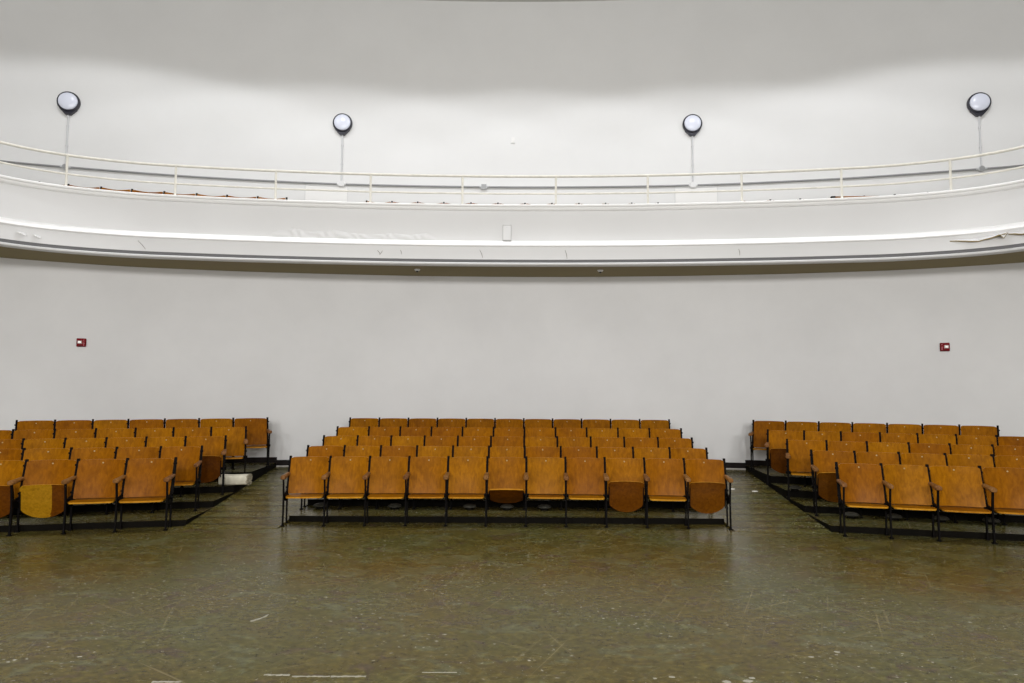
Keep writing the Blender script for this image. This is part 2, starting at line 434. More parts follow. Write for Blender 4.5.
# soffit and deck between matching samples of the curves
def between(A, B, zA, zB, th):
    n = 260; f = np.linspace(0, 1, n)
    ra = lambda Cv: np.c_[np.interp(f, np.linspace(0, 1, len(Cv)), Cv[:, 0]), np.interp(f, np.linspace(0, 1, len(Cv)), Cv[:, 1])]
    a, b = ra(A), ra(B); mb = MB(); top = []; bot = []
    for p, q in zip(a, b):
        top += [(p[0], p[1], zA + th), (q[0], q[1], zB + th)]; bot += [(p[0], p[1], zA), (q[0], q[1], zB)]
    mb.shell(top, bot, 2, n); return mb
FR_IN = FRONT - normals(FRONT) * .09
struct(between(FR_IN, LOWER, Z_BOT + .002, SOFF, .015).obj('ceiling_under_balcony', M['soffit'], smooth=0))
struct(between(FR_IN, UPPER, Z_DECK - .05, Z_DECK - .05, .05).obj('floor_balcony', M['tier'], smooth=0))
# blistered paint along the ledge, seen left of the middle
pa, _ = at_ratio(FRONT, 268); pb, _ = at_ratio(FRONT, 438)
cv = sub(FRONT, pa[0], pb[0]); cv = np.c_[np.interp(np.linspace(0, 1, 120), np.linspace(0, 1, len(cv)), cv[:, 0]), np.interp(np.linspace(0, 1, 120), np.linspace(0, 1, len(cv)), cv[:, 1])]
Nn = normals(cv); top = []; bot = []; rnd = random.Random(3)
hs = np.interp(np.arange(120), [0, 8, 18, 30, 44, 55, 70, 84, 96, 108, 119], [.03, .11, .155, .10, .15, .10, .08, .11, .085, .12, .02])
cr = [rnd.uniform(.4, 1) for _ in range(120)]
cr = np.convolve(cr, [.1, .2, .4, .2, .1], 'same')
for j in range(9):
    v = j / 8
    for i in range(120):
        env = math.sin(math.pi * v) ** .6 if 0 < v < 1 else 0
        ridge = .55 + .45 * math.sin(i * .75 + 3.2 * v + math.sin(i * .31) * 2)
        o = -.0205 + .023 * env * ridge * cr[i] * min(1, i / 8, (119 - i) / 8)
        p, q = cv[i], Nn[i]
        z = 4.149 + v * hs[i]
        top.append((p[0] + q[0] * o, p[1] + q[1] * o, z)); bot.append((p[0] - q[0] * .03, p[1] - q[1] * .03, z))
mb = MB(); mb.shell(top, bot, 120, 9); o = mb.obj('blistered_paint', M['fascia'], FASC, smooth=70); o['label'] = 'ridge of blistered wrinkled paint above the ledge'
# curling flaps of peeling paint near the right end; small lifted flakes near the left end
def flap(x0, x1, zs, outs, curl_mat, name='peeling_paint', label=None):
    n = len(zs); A, _ = at_ratio(FRONT, x0); B, _ = at_ratio(FRONT, x1); top = []; bot = []
    m = 40; cols = []
    for i in range(m):
        f = i / (m - 1); p, q = at_ratio(FRONT, x0 + (x1 - x0) * f)
        zt, zb = np.interp(f, np.linspace(0, 1, n), [a for a, b in zs]), np.interp(f, np.linspace(0, 1, n), [b for a, b in zs])
        ou = np.interp(f, np.linspace(0, 1, n), outs); cols.append((p, q, zt, zb, ou))
    for j in range(5):
        v = j / 4
        for p, q, zt, zb, ou in cols:
            o = .0265 + ou * 1.8 * v ** 1.6; z = zt + (zb - zt) * v + .012 * math.sin(v * 3)
            top.append((p[0] + q[0] * (o + .003), p[1] + q[1] * (o + .003), z)); bot.append((p[0] + q[0] * o, p[1] + q[1] * o, z - .013))
    mb = MB(); mb.shell(top, bot, m, 5, 0, 1, 1)
    o = mb.obj(name, [M['fascia'], curl_mat], BAND, smooth=50)
    if label: o['label'] = label
flap(949, 1007, [(3.995, 3.975), (3.995, 3.965), (3.99, 3.95), (3.985, 3.935), (3.99, 3.93), (3.995, 3.945), (4.0, 3.95), (4.005, 3.97), (4.01, 4.0)], [.0, .02, .03, .035, .02, .04, .06, .075, .02], M['flap'], label='curling flap of peeling paint with tan back')
flap(999, 1008, [(4.01, 4.0), (4.01, 3.97), (4.01, 3.92), (4.01, 4.0)], [.03, .07, .07, .02], M['flap'], label='upturned tan point of peeling paint')
flap(1009, 1030, [(4.0, 3.99), (3.995, 3.975), (3.99, 3.955), (3.99, 3.95)], [.01, .03, .04, .04], M['flap'], label='second peeling flap beside the first')
flap(16, 26, [(3.97, 3.955), (3.965, 3.93), (3.955, 3.915)], [.01, .035, .02], M['trim_lit'], 'lifted_flake')
flap(33, 41, [(3.955, 3.945), (3.945, 3.915), (3.93, 3.905)], [.005, .03, .02], M['trim_lit'], 'lifted_flake')
# hairline cracks
for xa, za, xb, zb in ((139, 3.99, 147, 3.86), (383, 3.955, 380, 3.885), (378, 3.96, 381, 3.89), (401, 3.97, 402, 3.90), (480, 3.99, 483, 3.855), (565, 3.99, 567, 3.845), (738, 3.98, 739, 3.87)):
    p, q = at_ratio(FRONT, xa); p2, q2 = at_ratio(FRONT, xb)
    a = Vector((p[0] + q[0] * .0262, p[1] + q[1] * .0262, za)); b = Vector((p2[0] + q2[0] * .0262, p2[1] + q2[1] * .0262, zb))
    mid = (a + b) / 2 + Vector((.008, 0, 0))
    mb = MB(); mb.tube([a, mid, b], [.0035, .005, .003], 5); mb.obj('paint_crack', M['crack'], BAND)
# blank cover on the fascia
p, q = at_ratio(FRONT, 507); ang = math.atan2(q[0], -q[1])
CP = tag(empty('cover_plate', (p[0] - q[0] * .02, p[1] - q[1] * .02, 4.152), ang), 'small grey blank cover plate on the middle of the balcony front', 'cover plate')
mb = MB(); mb.box((-.072, -.028, 0), (.072, 0, .265)); mb.obj('box_body', M['plate'], CP, smooth=0)
mb = MB(); mb.box((-.064, -.036, .010), (.064, -.028, .252)); mb.obj('cover', M['fascia'], CP, smooth=0)
mb = MB(); mb.lathe([(.006, 0), (.006, .003)], 10, Matrix.Translation((0, -.036, .22)) @ Matrix.Rotation(R(90), 4, 'X')); mb.obj('screw', M['boxgrey'], CP)
# two small round fittings under the balcony
for x, lab in ((415, 'small round white fitting under the balcony, nearer the blistered paint'), (602.5, 'small round white fitting under the balcony, to the right of the cover plate')):
    p, q = at_ratio(FRONT, x); f = .38
    zz = Z_BOT + .002 + (SOFF - Z_BOT) * f
    T = tag(empty('soffit_fitting', (p[0] - q[0] * .5, p[1] - q[1] * .5, zz)), lab, 'ceiling fitting', 'round fittings under the balcony')
    mb = MB(); mb.lathe([(.05, 0), (.052, -.012), (.04, -.03), (.03, -.035)], 20); mb.obj('rim', M['boxwhite'], T)
    mb = MB(); mb.lathe([(.02, -.03), (.022, -.045), (.012, -.055)], 14); mb.obj('socket', M['black'], T)
# railing on the lip
RL = tag(empty('railing', (AX, 11.2, 4.78)), 'thin cream metal railing with two rails along the top of the balcony', 'railing')
def rail_part(name, mb, label=None):
    o = mb.obj(name, M['rail']); o.parent = RL; o.location = (-AX, -11.2, -4.78); return o
for nm, z, r in (('top_rail', 5.25, .022), ('middle_rail', 4.955, .016)):
    cv = FRONT[::2] - normals(FRONT)[::2] * .03
    mb = MB(); mb.tube([(p[0], p[1], z) for p in cv], r, 8); rail_part(nm, mb)
for x in (66, 175, 275.5, 370.5, 462.5, 556, 648, 742, 842, 951, -85, 1100):
    p, q = at_ratio(FRONT, x, 180) if -40 < x < 1060 else ((AX + (7.86 if x > 500 else -7.86), 8.2), np.array([0, 0]))
    x_, y_ = p[0] - q[0] * .03, p[1] - q[1] * .03
    mb = MB(); mb.tube([(x_, y_, 4.752), (x_, y_, 5.245)], .019, 8)
    mb.lathe([(.04, 4.752), (.04, 4.764), (.02, 4.772)], 12, Matrix.Translation((x_, y_, 0)))
    rail_part('post', mb)

(pa, qa), (pb, qb) = at_ratio(FRONT, 833.5, 196), at_ratio(FRONT, 881, 196)
A_, B_ = pa - qa * .11, pb - qb * .11
T = tag(empty('wooden_board', (A_[0], A_[1], 4.758), math.atan2(B_[1] - A_[1], B_[0] - A_[0])), 'loose brown wooden board lying on the balcony lip behind the railing', 'board')
L_ = math.hypot(*(B_ - A_)); mb = MB()
mb.add([(0, -.03, 0), (L_, -.02, 0), (L_, .03, 0), (0, .03, 0), (0, -.03, .058), (L_, -.02, .034), (L_, .03, .034), (0, .03, .058)],
       [(0, 3, 2, 1), (4, 5, 6, 7), (0, 1, 5, 4), (1, 2, 6, 5), (2, 3, 7, 6), (3, 0, 4, 7)]); mb.obj('board', M['wood'], T, smooth=0)
mb = MB(); mb.box((-.012, -.034, -.0), (.05, .034, .062)); mb.obj('end_bracket', M['iron'], T, smooth=0)

# ------------------------------------------------------------------ upper wall: doors, lamps, conduit
def on_upper(x, y=185): p, q = at_ratio(UPPER, x, y); return p, q, math.atan2(q[0], -q[1])
for i, (xa, xb) in enumerate(((306, 347.5), (675, 716.5))):
    p, q, a = on_upper((xa + xb) / 2); p1, _, _ = on_upper(xa); p2, _, _ = on_upper(xb)
    w = math.hypot(*(p2 - p1)) / 2; ztop = 6.13
    T = struct(empty('door_%d' % (i + 1), (p[0] + q[0] * .0, p[1] + q[1] * .0, Z_DECK), a))
    h = ztop - Z_DECK
    mb = MB(); mb.box((-w, -.03, .01), (w, -.005, h)); mb.obj('door_leaf', M['door'], T, smooth=0)
    mb = MB()
    for s in (-1, 1): mb.box((s * (w + .012) - .01, -.02, .0), (s * (w + .012) + .01, .0, h + .05))
    mb.box((-w - .022, -.02, h + .025), (w + .022, 0, h + .05)); mb.obj('door_frame', M['fascia'], T, smooth=0)
    mb = MB(); mb.tube([(w - .09, -.03, 1.0), (w - .09, -.075, 1.0)], .014, 8); mb.tube([(w - .09, -.075, 1.0), (w - .2, -.075, 1.0)], .011, 8); mb.obj('door_handle', M['boxgrey'], T)
ZC = 6.2
cv = UPPER + normals(UPPER) * .03
cv = cv[(np.abs(cv[:, 0]) < 12.2) & (cv[:, 1] > 11.5)]
mb = MB(); mb.tube([(p[0], p[1], ZC) for p in cv[::2]], .021, 8); CD = mb.obj('conduit', M['galv'])
tag(CD, 'long grey conduit pipe running along the upper wall behind the railing', 'conduit')
LAMPS = [(69.5, 7.565, 'leftmost of the four, above the left bend of the railing', 66.0, 'boxgrey'),
         (343, 7.575, 'second from the left, above the left upper door', 341.0, 'boxwhite'),
         (692, 7.575, 'second from the right, above the right upper door', 690.5, 'boxwhite'),
         (978, 7.565, 'rightmost of the four, above the peeling paint', 976.5, 'boxgrey')]
for x, z, where, xj, bm_ in LAMPS:
    p, q, a = on_upper(x, 104 if abs(x - 512) > 300 else 123)
    T = tag(empty('bulkhead_lamp', (p[0], p[1], z), a), 'black-rimmed wall lamp, ' + where, 'wall lamp', 'round bulkhead lamps on the upper wall')
    mt = Matrix.Rotation(R(90), 4, 'X')
    mb = MB(); mb.lathe([(.20, 0), (.212, .02), (.214, .07), (.206, .095), (.19, .104), (.178, .098), (.178, .06)], 40, mt)
    vs = [(-.16, -.08, -.15), (.16, -.08, -.15), (.05, -.075, -.27), (-.05, -.075, -.27)]
    mb.add(vs + [(a_, 0, c_) for a_, b_, c_ in vs], [(0, 1, 2, 3), (7, 6, 5, 4), (0, 4, 5, 1), (1, 5, 6, 2), (2, 6, 7, 3), (3, 7, 4, 0)]); mb.obj('lamp_rim', M['lampblack'], T)
    mb = MB(); mb.lathe([(.182, .06), (.182, .098), (.172, .118), (.14, .135), (.1, .148), (.05, .155), (.004, .157)], 40, mt); mb.obj('diffuser', M['diffuser'], T)
    # drop conduit and box
    n0 = .03
    mb = MB(); mb.tube([(p[0] + q[0] * n0, p[1] + q[1] * n0, z - .26), (p[0] + q[0] * n0, p[1] + q[1] * n0, ZC + .05)], .017, 8)
    for zz in (z - .5, ZC + .45): mb.lathe([(.028, zz - .012), (.028, zz + .012)], 8, Matrix.Translation((p[0] + q[0] * .022, p[1] + q[1] * .022, 0)))
    o = mb.obj('drop_conduit', M['condpaint']); tag(o, 'thin pale vertical conduit below the wall lamp ' + where.split(',')[0], 'conduit', 'vertical conduits under the wall lamps')
    T = tag(empty('junction_box', (p[0], p[1], ZC), a), ('grey' if bm_ == 'boxgrey' else 'white') + ' junction box at the foot of the wall lamp conduit ' + where.split(',')[0], 'junction box', 'junction boxes on the conduit')
    mb = MB(); mb.lathe([(.058, 0), (.062, .01), (.062, .06), (.055, .065)], 20, mt) if bm_ == 'boxgrey' else mb.box((-.062, -.065, -.062), (.062, 0, .062))
    for s in (-1, 1): mb.tube([(s * .055, -.03, 0), (s * .095, -.03, 0)], .03, 8)
    mb.obj('box_body', M[bm_], T)
    mb = MB(); mb.box((-.05, -.071, -.05), (.05, -.064, .05)) if bm_ != 'boxgrey' else mb.lathe([(.05, .064), (.05, .072)], 20, mt)
    mb.obj('box_cover', M['boxwhite' if bm_ != 'boxgrey' else 'galv'], T)
p, q, a = on_upper(484)
T = tag(empty('junction_box', (p[0], p[1], ZC), a), 'single grey junction box on the conduit behind the middle of the railing, without a lamp', 'junction box', 'junction boxes on the conduit')
mb = MB(); mb.box((-.06, -.062, -.06), (.06, 0, .06))
for s in (-1, 1): mb.tube([(s * .055, -.03, 0), (s * .1, -.03, 0)], .028, 8)
mb.obj('box_body', M['boxgrey'], T, smooth=0)
mb = MB(); mb.box((-.05, -.068, -.05), (.05, -.061, .05)); mb.obj('box_cover', M['galv'], T, smooth=0)
p, q, a = on_upper(513, 140)
T = tag(empty('wall_sensor', (p[0], p[1], 7.28), a), 'tiny white wall sensor alone on the upper wall above the railing', 'sensor')
mb = MB(); mb.box((-.045, -.02, -.075), (.045, 0, .075)); mb.obj('base_plate', M['boxwhite'], T, smooth=0)
mb = MB(); mb.box((-.035, -.034, -.06), (.035, -.02, .06)); mb.obj('housing', M['door'], T, smooth=0)

# ------------------------------------------------------------------ fire alarms on the lower wall
def letters(mb, s, x0, z0, h, y):
    """FIRE stacked vertically, bars of the letters"""
    segs = {'F': [((0, 0), (0, 1)), ((0, 1), (.6, 1)), ((0, .52), (.48, .52))], 'I': [((.3, 0), (.3, 1))],
            'R': [((0, 0), (0, 1)), ((0, 1), (.55, 1)), ((.55, 1), (.55, .5)), ((.55, .5), (0, .5)), ((.2, .5), (.6, 0))],
            'E': [((0, 0), (0, 1)), ((0, 1), (.6, 1)), ((0, .5), (.5, .5)), ((0, 0), (.6, 0))]}
    for i, ch in enumerate(s):
        oz = z0 - i * h * 1.3
        for (a, b), (c, d) in segs[ch]:
            mb.tube([(x0 + a * h, y, oz + b * h), (x0 + c * h, y, oz + d * h)], h * .09, 5)
def at_lower(x, y=345): p, q = at_ratio(LOWER, x, y); return p, q, math.atan2(q[0], -q[1])
for x, z, side, lab in ((81.5, 2.345, 1, 'red fire alarm strobe on the back wall above the block with the cream roll'), (944.5, 2.345, -1, 'red fire alarm strobe on the back wall below the peeling paint')):
    p, q, a = at_lower(x)
    T = tag(empty('fire_alarm', (p[0], p[1], z + .09), a), lab, 'fire alarm', 'red fire alarms on the back wall')
    mb = MB()
    prof = [(-.062, -.07), (.062, -.07), (.068, -.06), (.068, .062), (.062, .07), (-.062, .07), (-.068, .062), (-.068, -.06)]
    n = len(prof); vs = [(px, 0, pz) for px, pz in prof] + [(px, -.045, pz) for px, pz in prof] + [(px * .86, -.06, pz * .86) for px, pz in prof]
    fs = [tuple(range(n)), tuple(reversed(range(2 * n, 3 * n)))]
    for r_ in range(2): fs += [(r_ * n + i, r_ * n + (i + 1) % n, (r_ + 1) * n + (i + 1) % n, (r_ + 1) * n + i) for i in range(n)]
    mb.add(vs, fs); mb.obj('housing', M['red'], T)
    mb = MB(); c = -.018 * side
    mb.add([(c - .033, -.06, -.025), (c + .033, -.06, -.025), (c + .033, -.06, .03), (c - .033, -.06, .03), (c - .022, -.09, -.014), (c + .022, -.09, -.014), (c + .022, -.09, .02), (c - .022, -.09, .02)],
           [(0, 3, 2, 1), (4, 5, 6, 7), (0, 1, 5, 4), (1, 2, 6, 5), (2, 3, 7, 6), (3, 0, 4, 7)])
    mb.obj('strobe_lens', M['strobe'], T, smooth=0)
    mb = MB(); letters(mb, 'FIRE', side * .044 - .006, .026, .02, -.0615); mb.obj('lettering', M['letter'], T)
    mb = MB()
    for k in range(5): mb.box((-.04, -.063, -.045 - k * .0035), (.02, -.058, -.0435 - k * .0035))
    mb.obj('horn_grille', M['black'], T, smooth=0)

# ------------------------------------------------------------------ the auditorium chair
Wd = .505
def bk(z):                                                  # rear line of the back at height z
    return -.14 + .14 * max(0, (z - .37) / .43)
def mesh_frame():
    mb = MB()
    mb.bar([(0, .004, .822), (0, 0, .80), (0, bk(.60), .60), (0, -.14, .37), (0, -.15, .31)], .028, [.022, .03, .032, .036, .04])
    # hinge plate joining post and front leg
    mb.add([(-.009, -.345, .38), (-.009, -.15, .41), (-.009, -.17, .28), (-.009, -.33, .31), (.009, -.345, .38), (.009, -.15, .41), (.009, -.17, .28), (.009, -.33, .31)],
           [(0, 1, 2, 3), (7, 6, 5, 4), (0, 4, 5, 1), (1, 5, 6, 2), (2, 6, 7, 3), (3, 7, 4, 0)])
    mb.tube([(-.032, -.215, .36), (.032, -.215, .36)], .02, 10)     # pivot boss
    # clips that hold the backs
    for z in (.75, .44):
        y = bk(z) - .008; mb.box((-.023, y - .012, z - .011), (.023, y + .004, z + .011))
    mb.bar([(0, -.09, .585), (0, -.22, .59), (0, -.37, .58)], .018, .018)       # arm support
    return mb.mesh('side_frame', [M['iron']])
def mesh_front_leg():
    mb = MB()
    mb.bar([(0, -.37, .585), (0, -.35, .46), (0, -.335, .34), (0, -.34, .18), (0, -.355, .012)], .018, [.026, .03, .034, .028, .026])
    mb.box((-.020, -.38, 0), (.020, -.33, .012)); return mb.mesh('front_leg', [M['iron']])
def mesh_rear_leg():
    mb = MB()
    mb.bar([(0, -.15, .33), (0, -.145, .2), (0, -.15, .012)], .017, [.034, .026, .026])
    mb.box((-.020, -.175, 0), (.020, -.125, .012)); return mb.mesh('rear_leg', [M['iron']])
def mesh_arm():
    # rounded wooden armrest, fatter at the front
    sec = []
    for y, w, t in ((-.075, .020, .014), (-.10, .024, .018), (-.19, .025, .020), (-.29, .029, .022), (-.36, .033, .025), (-.395, .033, .024), (-.41, .024, .016)):
        sec.append((y, w, t))
    mb = MB(); vs = []; n = 12
    for y, w, t in sec:
        zc = .612 - .02 * abs(y + .1) / .3
        for k in range(n):
            a = 2 * math.pi * k / n; c, s_ = math.cos(a), math.sin(a)
            vs.append((w * math.copysign(abs(c) ** .6, c), y, zc + t * math.copysign(abs(s_) ** .6, s_)))
    fs = [tuple(range(n)), tuple(reversed(range((len(sec) - 1) * n, len(sec) * n)))]
    for i in range(len(sec) - 1):
        for k in range(n): k2 = (k + 1) % n; fs.append((i * n + k, i * n + k2, (i + 1) * n + k2, (i + 1) * n + k))
    mb.add(vs, fs); return mb.mesh('armrest', [M['arm']], 50)
def mesh_back(dip=0.0):
    nu, nv = 17, 13; top = []; bot = []; hw = Wd / 2 - .016
    for j in range(nv):
        v = j / (nv - 1)
        for i in range(nu):
            u = -1 + 2 * i / (nu - 1)
            z = .368 + .438 * v
            if v > .9: z -= .012 * max(0, abs(u) - .9) / .1
            lum = .018 * math.sin(math.pi * v) - .02 * max(0, v - .8) / .2 * -.6
            y = bk(z) - .026 + .042 * (1 - u * u) - .5 * lum
            z -= dip * (1 - u * u) * max(0, v - .6) / .4
            zc = z + (.004 * (1 - u * u) if j == nv - 1 else 0)
            top.append((u * hw, y - .006, zc)); bot.append((u * hw, y + .006, zc))
    mb = MB(); mb.shell(top, bot, nu, nv, 0, 0, 1); return mb.mesh('backrest', [M['wood'], M['edge']], 40)
def mesh_seat(under, split=False):
    nu, nv = 17, 15; top = []; bot = []; hw = Wd / 2 - .032
    for j in range(nv):
        v = j / (nv - 1); y = -.185 + .36 * v                     # front to rear, pivot at y = 0
        # outline: small radius at the front corners, deeply rounded rear
        d = 1.0
        if v < .09: d = 1 - .09 * (1 - v / .09) ** 2
        if v > .60: d = max(.5, (max(0, 1 - ((v - .60) / .41) ** 2.6)) ** .42)
        for i in range(nu):
            u = -1 + 2 * i / (nu - 1)
            z = .004 - .016 * (1 - u * u) * math.sin(math.pi * min(1, v * 1.1)) - .010 * max(0, .22 - v) / .22 * (1 - v) - .02 * v
            yy = y - (.012 * (1 - u * u) if v < .3 else 0) + (.02 * (1 - u * u) * max(0, v - .7) / .3)
            top.append((u * hw * d, yy, z + .008)); bot.append((u * hw * d, yy, z - .010))
    mb = MB(); mb.shell(top, bot, nu, nv, 0, 1, 2)
    if split:                                                       # bare panel with a dark stained strip along one side
        for q, f in enumerate(mb.f):
            if mb.mi[q] == 1 and sum(mb.v[i][0] for i in f) / len(f) > .07: mb.mi[q] = 3
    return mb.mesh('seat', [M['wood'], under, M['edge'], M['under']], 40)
def mesh_bracket(s):
    mb = MB()
    x = s * (Wd / 2 - .038)
    mb.bar([(x, -.12, -.022), (x, 0, -.02), (x, .12, -.03)], .012, .016)
    mb.tube([(x, 0, -.015), (s * (Wd / 2 - .02), 0, 0)], .014, 8)
    return mb.mesh('seat_bracket', [M['iron']])
def mesh_tag():
    mb = MB(); z = .768; mb.lathe([(.009, 0), (.009, .003), (.007, .0045)], 14, Matrix.Translation((0, bk(z) + .004, z)) @ Matrix.Rotation(R(90) - math.atan2(.14, .43), 4, 'X'))
    return mb.mesh('number_tag', [M['brass']])
def mesh_plate():
    mb = MB(); mb.box((-.007, -.352, .43), (.007, -.345, .51)); return mb.mesh('row_plate', [M['whiteplate']], 0)
PM = dict(frame=mesh_frame(), fl=mesh_front_leg(), rl=mesh_rear_leg(), arm=mesh_arm(), back=mesh_back(), back_dip=mesh_back(.022), seat=mesh_seat(M['under']),
          pale=mesh_seat(M['pale'], True), brk=mesh_bracket(-1), brk2=mesh_bracket(1), tag=mesh_tag(), plate=mesh_plate())
UP = -80
def side_frame(root, x, plate=False):
    f = link('side_frame', PM['frame'], root, (x, 0, 0))
    link('front_leg', PM['fl'], f); link('rear_leg', PM['rl'], f); link('armrest', PM['arm'], f)['label'] = 'worn wooden armrest'
    if plate: link('row_plate', PM['plate'], f)['label'] = 'small white row plate on the iron frame'
    return f
def chair(p, ang, width, z, label, group, fold=0, last=False, pale=False, plate=None, back='back'):
    root = empty('auditorium_chair', (p[0], p[1], z), ang); root.scale = (width / Wd, 1, 1)
    tag(root, label, 'chair', group)
    side_frame(root, 0, plate == 'first')
    if last: side_frame(root, Wd, plate == 'last')
    b = link('backrest', PM[back], root, (Wd / 2, 0, 0))
    link('number_tag', PM['tag'], b)['label'] = 'small metal seat number tag'
    s = link('seat', PM['pale' if pale else 'seat'], root, (Wd / 2, -.215, .36), (R(fold), 0, 0))
    if pale: s['label'] = 'folded seat with bare yellow underside'
    link('seat_bracket', PM['brk'], s); link('seat_bracket', PM['brk2'], s)
    return root
NTH = ['first', 'second', 'third', 'fourth', 'fifth', 'sixth', 'seventh', 'eighth', 'ninth', 'tenth', 'eleventh', 'twelfth']
ROWN = ['front', 'second', 'third', 'fourth', 'back']
def desc(fold): return 'folded-up plywood seat' if fold <= -70 else ('half-folded plywood seat' if fold < -15 else 'plywood seat')

# centre block: eleven to a row
CENX = [(-2.876, 2.65), (-2.885, 2.637), (-2.88, 2.633), (-2.876, 2.655), (-2.86, 2.636)]
rc = random.Random(11)
for k in range(5):
    xa, xb = CENX[k]; w = (xb - xa) / 11
    for i in range(11):
        fold = {(0, 5): -32, (0, 8): UP, (0, 10): UP}.get((k, i), 0) + rc.uniform(-2, 2)
        lab = '%s, %s from the left in the %s row of the centre block' % (desc(fold), NTH[i], ROWN[k])
        xc = (xa + xb) / 2; yr = lambda x: ROWY[k] + .03 - .10 * ((x - xc) / 2.78) ** 2
        x0, x1 = xa + w * i, xa + w * (i + 1)
        chair((x0, yr(x0)), 1.6 * math.atan2(yr(x1) - yr(x0), w), w, TZ[k], lab, 'plywood seats of the centre block', fold, i == 10)
# side blocks: posts measured along each row from the aisle outwards
LEFT = {1: [(-5.805, 8.158), (-5.265, 8.277), (-4.738, 8.394), (-4.209, 8.511)],
 2: [(-6.322, 8.825), (-5.801, 8.964), (-5.287, 9.102), (-4.772, 9.24), (-4.281, 9.371)],
 3: [(-6.693, 9.323), (-6.226, 9.483), (-5.754, 9.646), (-5.28, 9.809), (-4.797, 9.975), (-4.29, 10.15)],
 4: [(-7.172, 9.771), (-6.699, 9.958), (-6.217, 10.148), (-5.733, 10.338), (-5.254, 10.527), (-4.761, 10.722), (-4.291, 10.906)],
 5: [(-7.424, 10.175), (-6.991, 10.382), (-6.546, 10.594), (-6.112, 10.801), (-5.65, 11.022), (-5.196, 11.238), (-4.728, 11.462), (-4.239, 11.695)]}
RIGHT = {1: [(3.91, 8.438), (4.396, 8.33), (4.883, 8.222), (5.423, 8.102)],
 2: [(3.99, 9.329), (4.502, 9.193), (5.013, 9.055), (5.531, 8.917), (6.04, 8.781)],
 3: [(3.975, 10.111), (4.473, 9.941), (4.964, 9.771), (5.457, 9.602), (5.923, 9.441), (6.393, 9.278)],
 4: [(3.98, 10.887), (4.471, 10.694), (4.949, 10.505), (5.44, 10.312), (5.893, 10.134), (6.343, 9.956), (6.799, 9.777)],
 5: [(4.076, 11.813), (4.543, 11.59), (5.001, 11.371), (5.448, 11.158), (5.894, 10.946), (6.328, 10.739), (6.767, 10.529), (7.2, 10.323)]}
for side, rows in (('left', LEFT), ('right', RIGHT)):
    for k in range(1, 6):
        P = [np.array(p) for p in rows[k]]
        if k < 5:                                            # the row runs on past the picture edge: one more seat
            if side == 'left': P = [2 * P[0] - P[1]] + P
            else: P = P + [2 * P[-1] - P[-2]]
        n = len(P) - 1
        for i in range(n):
            a, b = P[i], P[i + 1]; d = b - a
            from_aisle = (n - 1 - i) if side == 'left' else i
            fold = rc.uniform(-2, 2); pale = False
            if side == 'left':
                if k == 1 and i <= 1: fold = UP; pale = (i == 1)
                if k == 3 and from_aisle == 0: fold = UP
            else:
                if k in (2, 4) and from_aisle == 0: fold = UP
            lab = '%s, %s from the aisle in the %s row of the %s block' % (desc(fold), NTH[from_aisle], ROWN[k - 1], side)
            last = (i == n - 1)
            pl = 'last' if (side == 'left' and last) else ('first' if (side == 'right' and i == 0) else None)
            chair(a, math.atan2(d[1], d[0]) + (1 if side == 'left' else -1) * R(1.0 + .8 * from_aisle), math.hypot(*d), TZ[k - 1], lab, 'plywood seats of the %s block' % side, fold, last, pale, pl)
# balcony seats, only their tops show over the lip
def fit_row(pts, deg):
    q = np.array(pts); c = np.polyfit(q[:, 0], q[:, 1], deg); return [(x, float(np.polyval(c, x))) for x in q[:, 0]]
BROWS = [('left', fit_row([(-8.21, 11.44), (-7.8, 11.64), (-7.32, 11.77), (-6.85, 11.89), (-6.34, 12.01), (-5.81, 12.12), (-5.3, 12.23), (-4.77, 12.34), (-4.26, 12.38)], 2)),
         ('middle', fit_row([(-2.82, 12.56), (-2.35, 12.61), (-1.87, 12.64), (-1.38, 12.67), (-.87, 12.69), (-.36, 12.70), (.15, 12.69), (.66, 12.68), (1.17, 12.68), (1.67, 12.67), (2.16, 12.66), (2.65, 12.64)], 2)),
         ('right', fit_row([(4.16, 12.46), (4.67, 12.4), (5.19, 12.33), (5.73, 12.23), (6.26, 12.14), (6.75, 12.03), (7.26, 11.92), (7.77, 11.75)], 2))]
for nm, P in BROWS:
    n = len(P) - 1
    for i in range(n):
        a, b = np.array(P[i]), np.array(P[i + 1]); d = b - a
        chair(a, math.atan2(d[1], d[0]), math.hypot(*d), Z_DECK, 'wooden seat peeping over the balcony lip, %s from the left of its %s section' % (NTH[i], nm), 'balcony seats behind the lip', 0, i == n - 1, back='back_dip')

# ------------------------------------------------------------------ floor vents under the seats
def vent(p, z, lab):
    T = tag(empty('floor_vent', (p[0], p[1], z)), lab, 'floor vent', 'mushroom floor vents under the seats')
    mb = MB(); mb.lathe([(.055, 0), (.05, .012), (.048, .035)], 18); mb.obj('stem', M['riser'], T)
    mb = MB(); mb.lathe([(.085, .03), (.095, .034), (.095, .042), (.08, .058), (.045, .07), (.01, .073)], 28); mb.obj('cap', M['vent'], T)
for i in (0, 2, 4, 5, 6):
    w = (CENX[0][1] - CENX[0][0]) / 11
    vent((CENX[0][0] + w * (i + .5), 9.30), TZ[1], 'round grey mushroom vent on the step beneath the %s seat of the centre front row' % NTH[i])
for i in range(4):
    P = [np.array(p) for p in RIGHT[1]] + [2 * np.array(RIGHT[1][-1]) - np.array(RIGHT[1][-2])]
    a, b = P[i], P[i + 1]; d = (b - a) / np.hypot(*(b - a)); m = (a + b) / 2 + np.array([-d[1], d[0]]) * .50 + d * .02
    vent(m, TZ[1], 'round grey mushroom vent behind the %s seat of the right front row' % NTH[i])
vent((4.02, 9.98), TZ[3], 'round grey mushroom vent behind the aisle seat of the right third row')

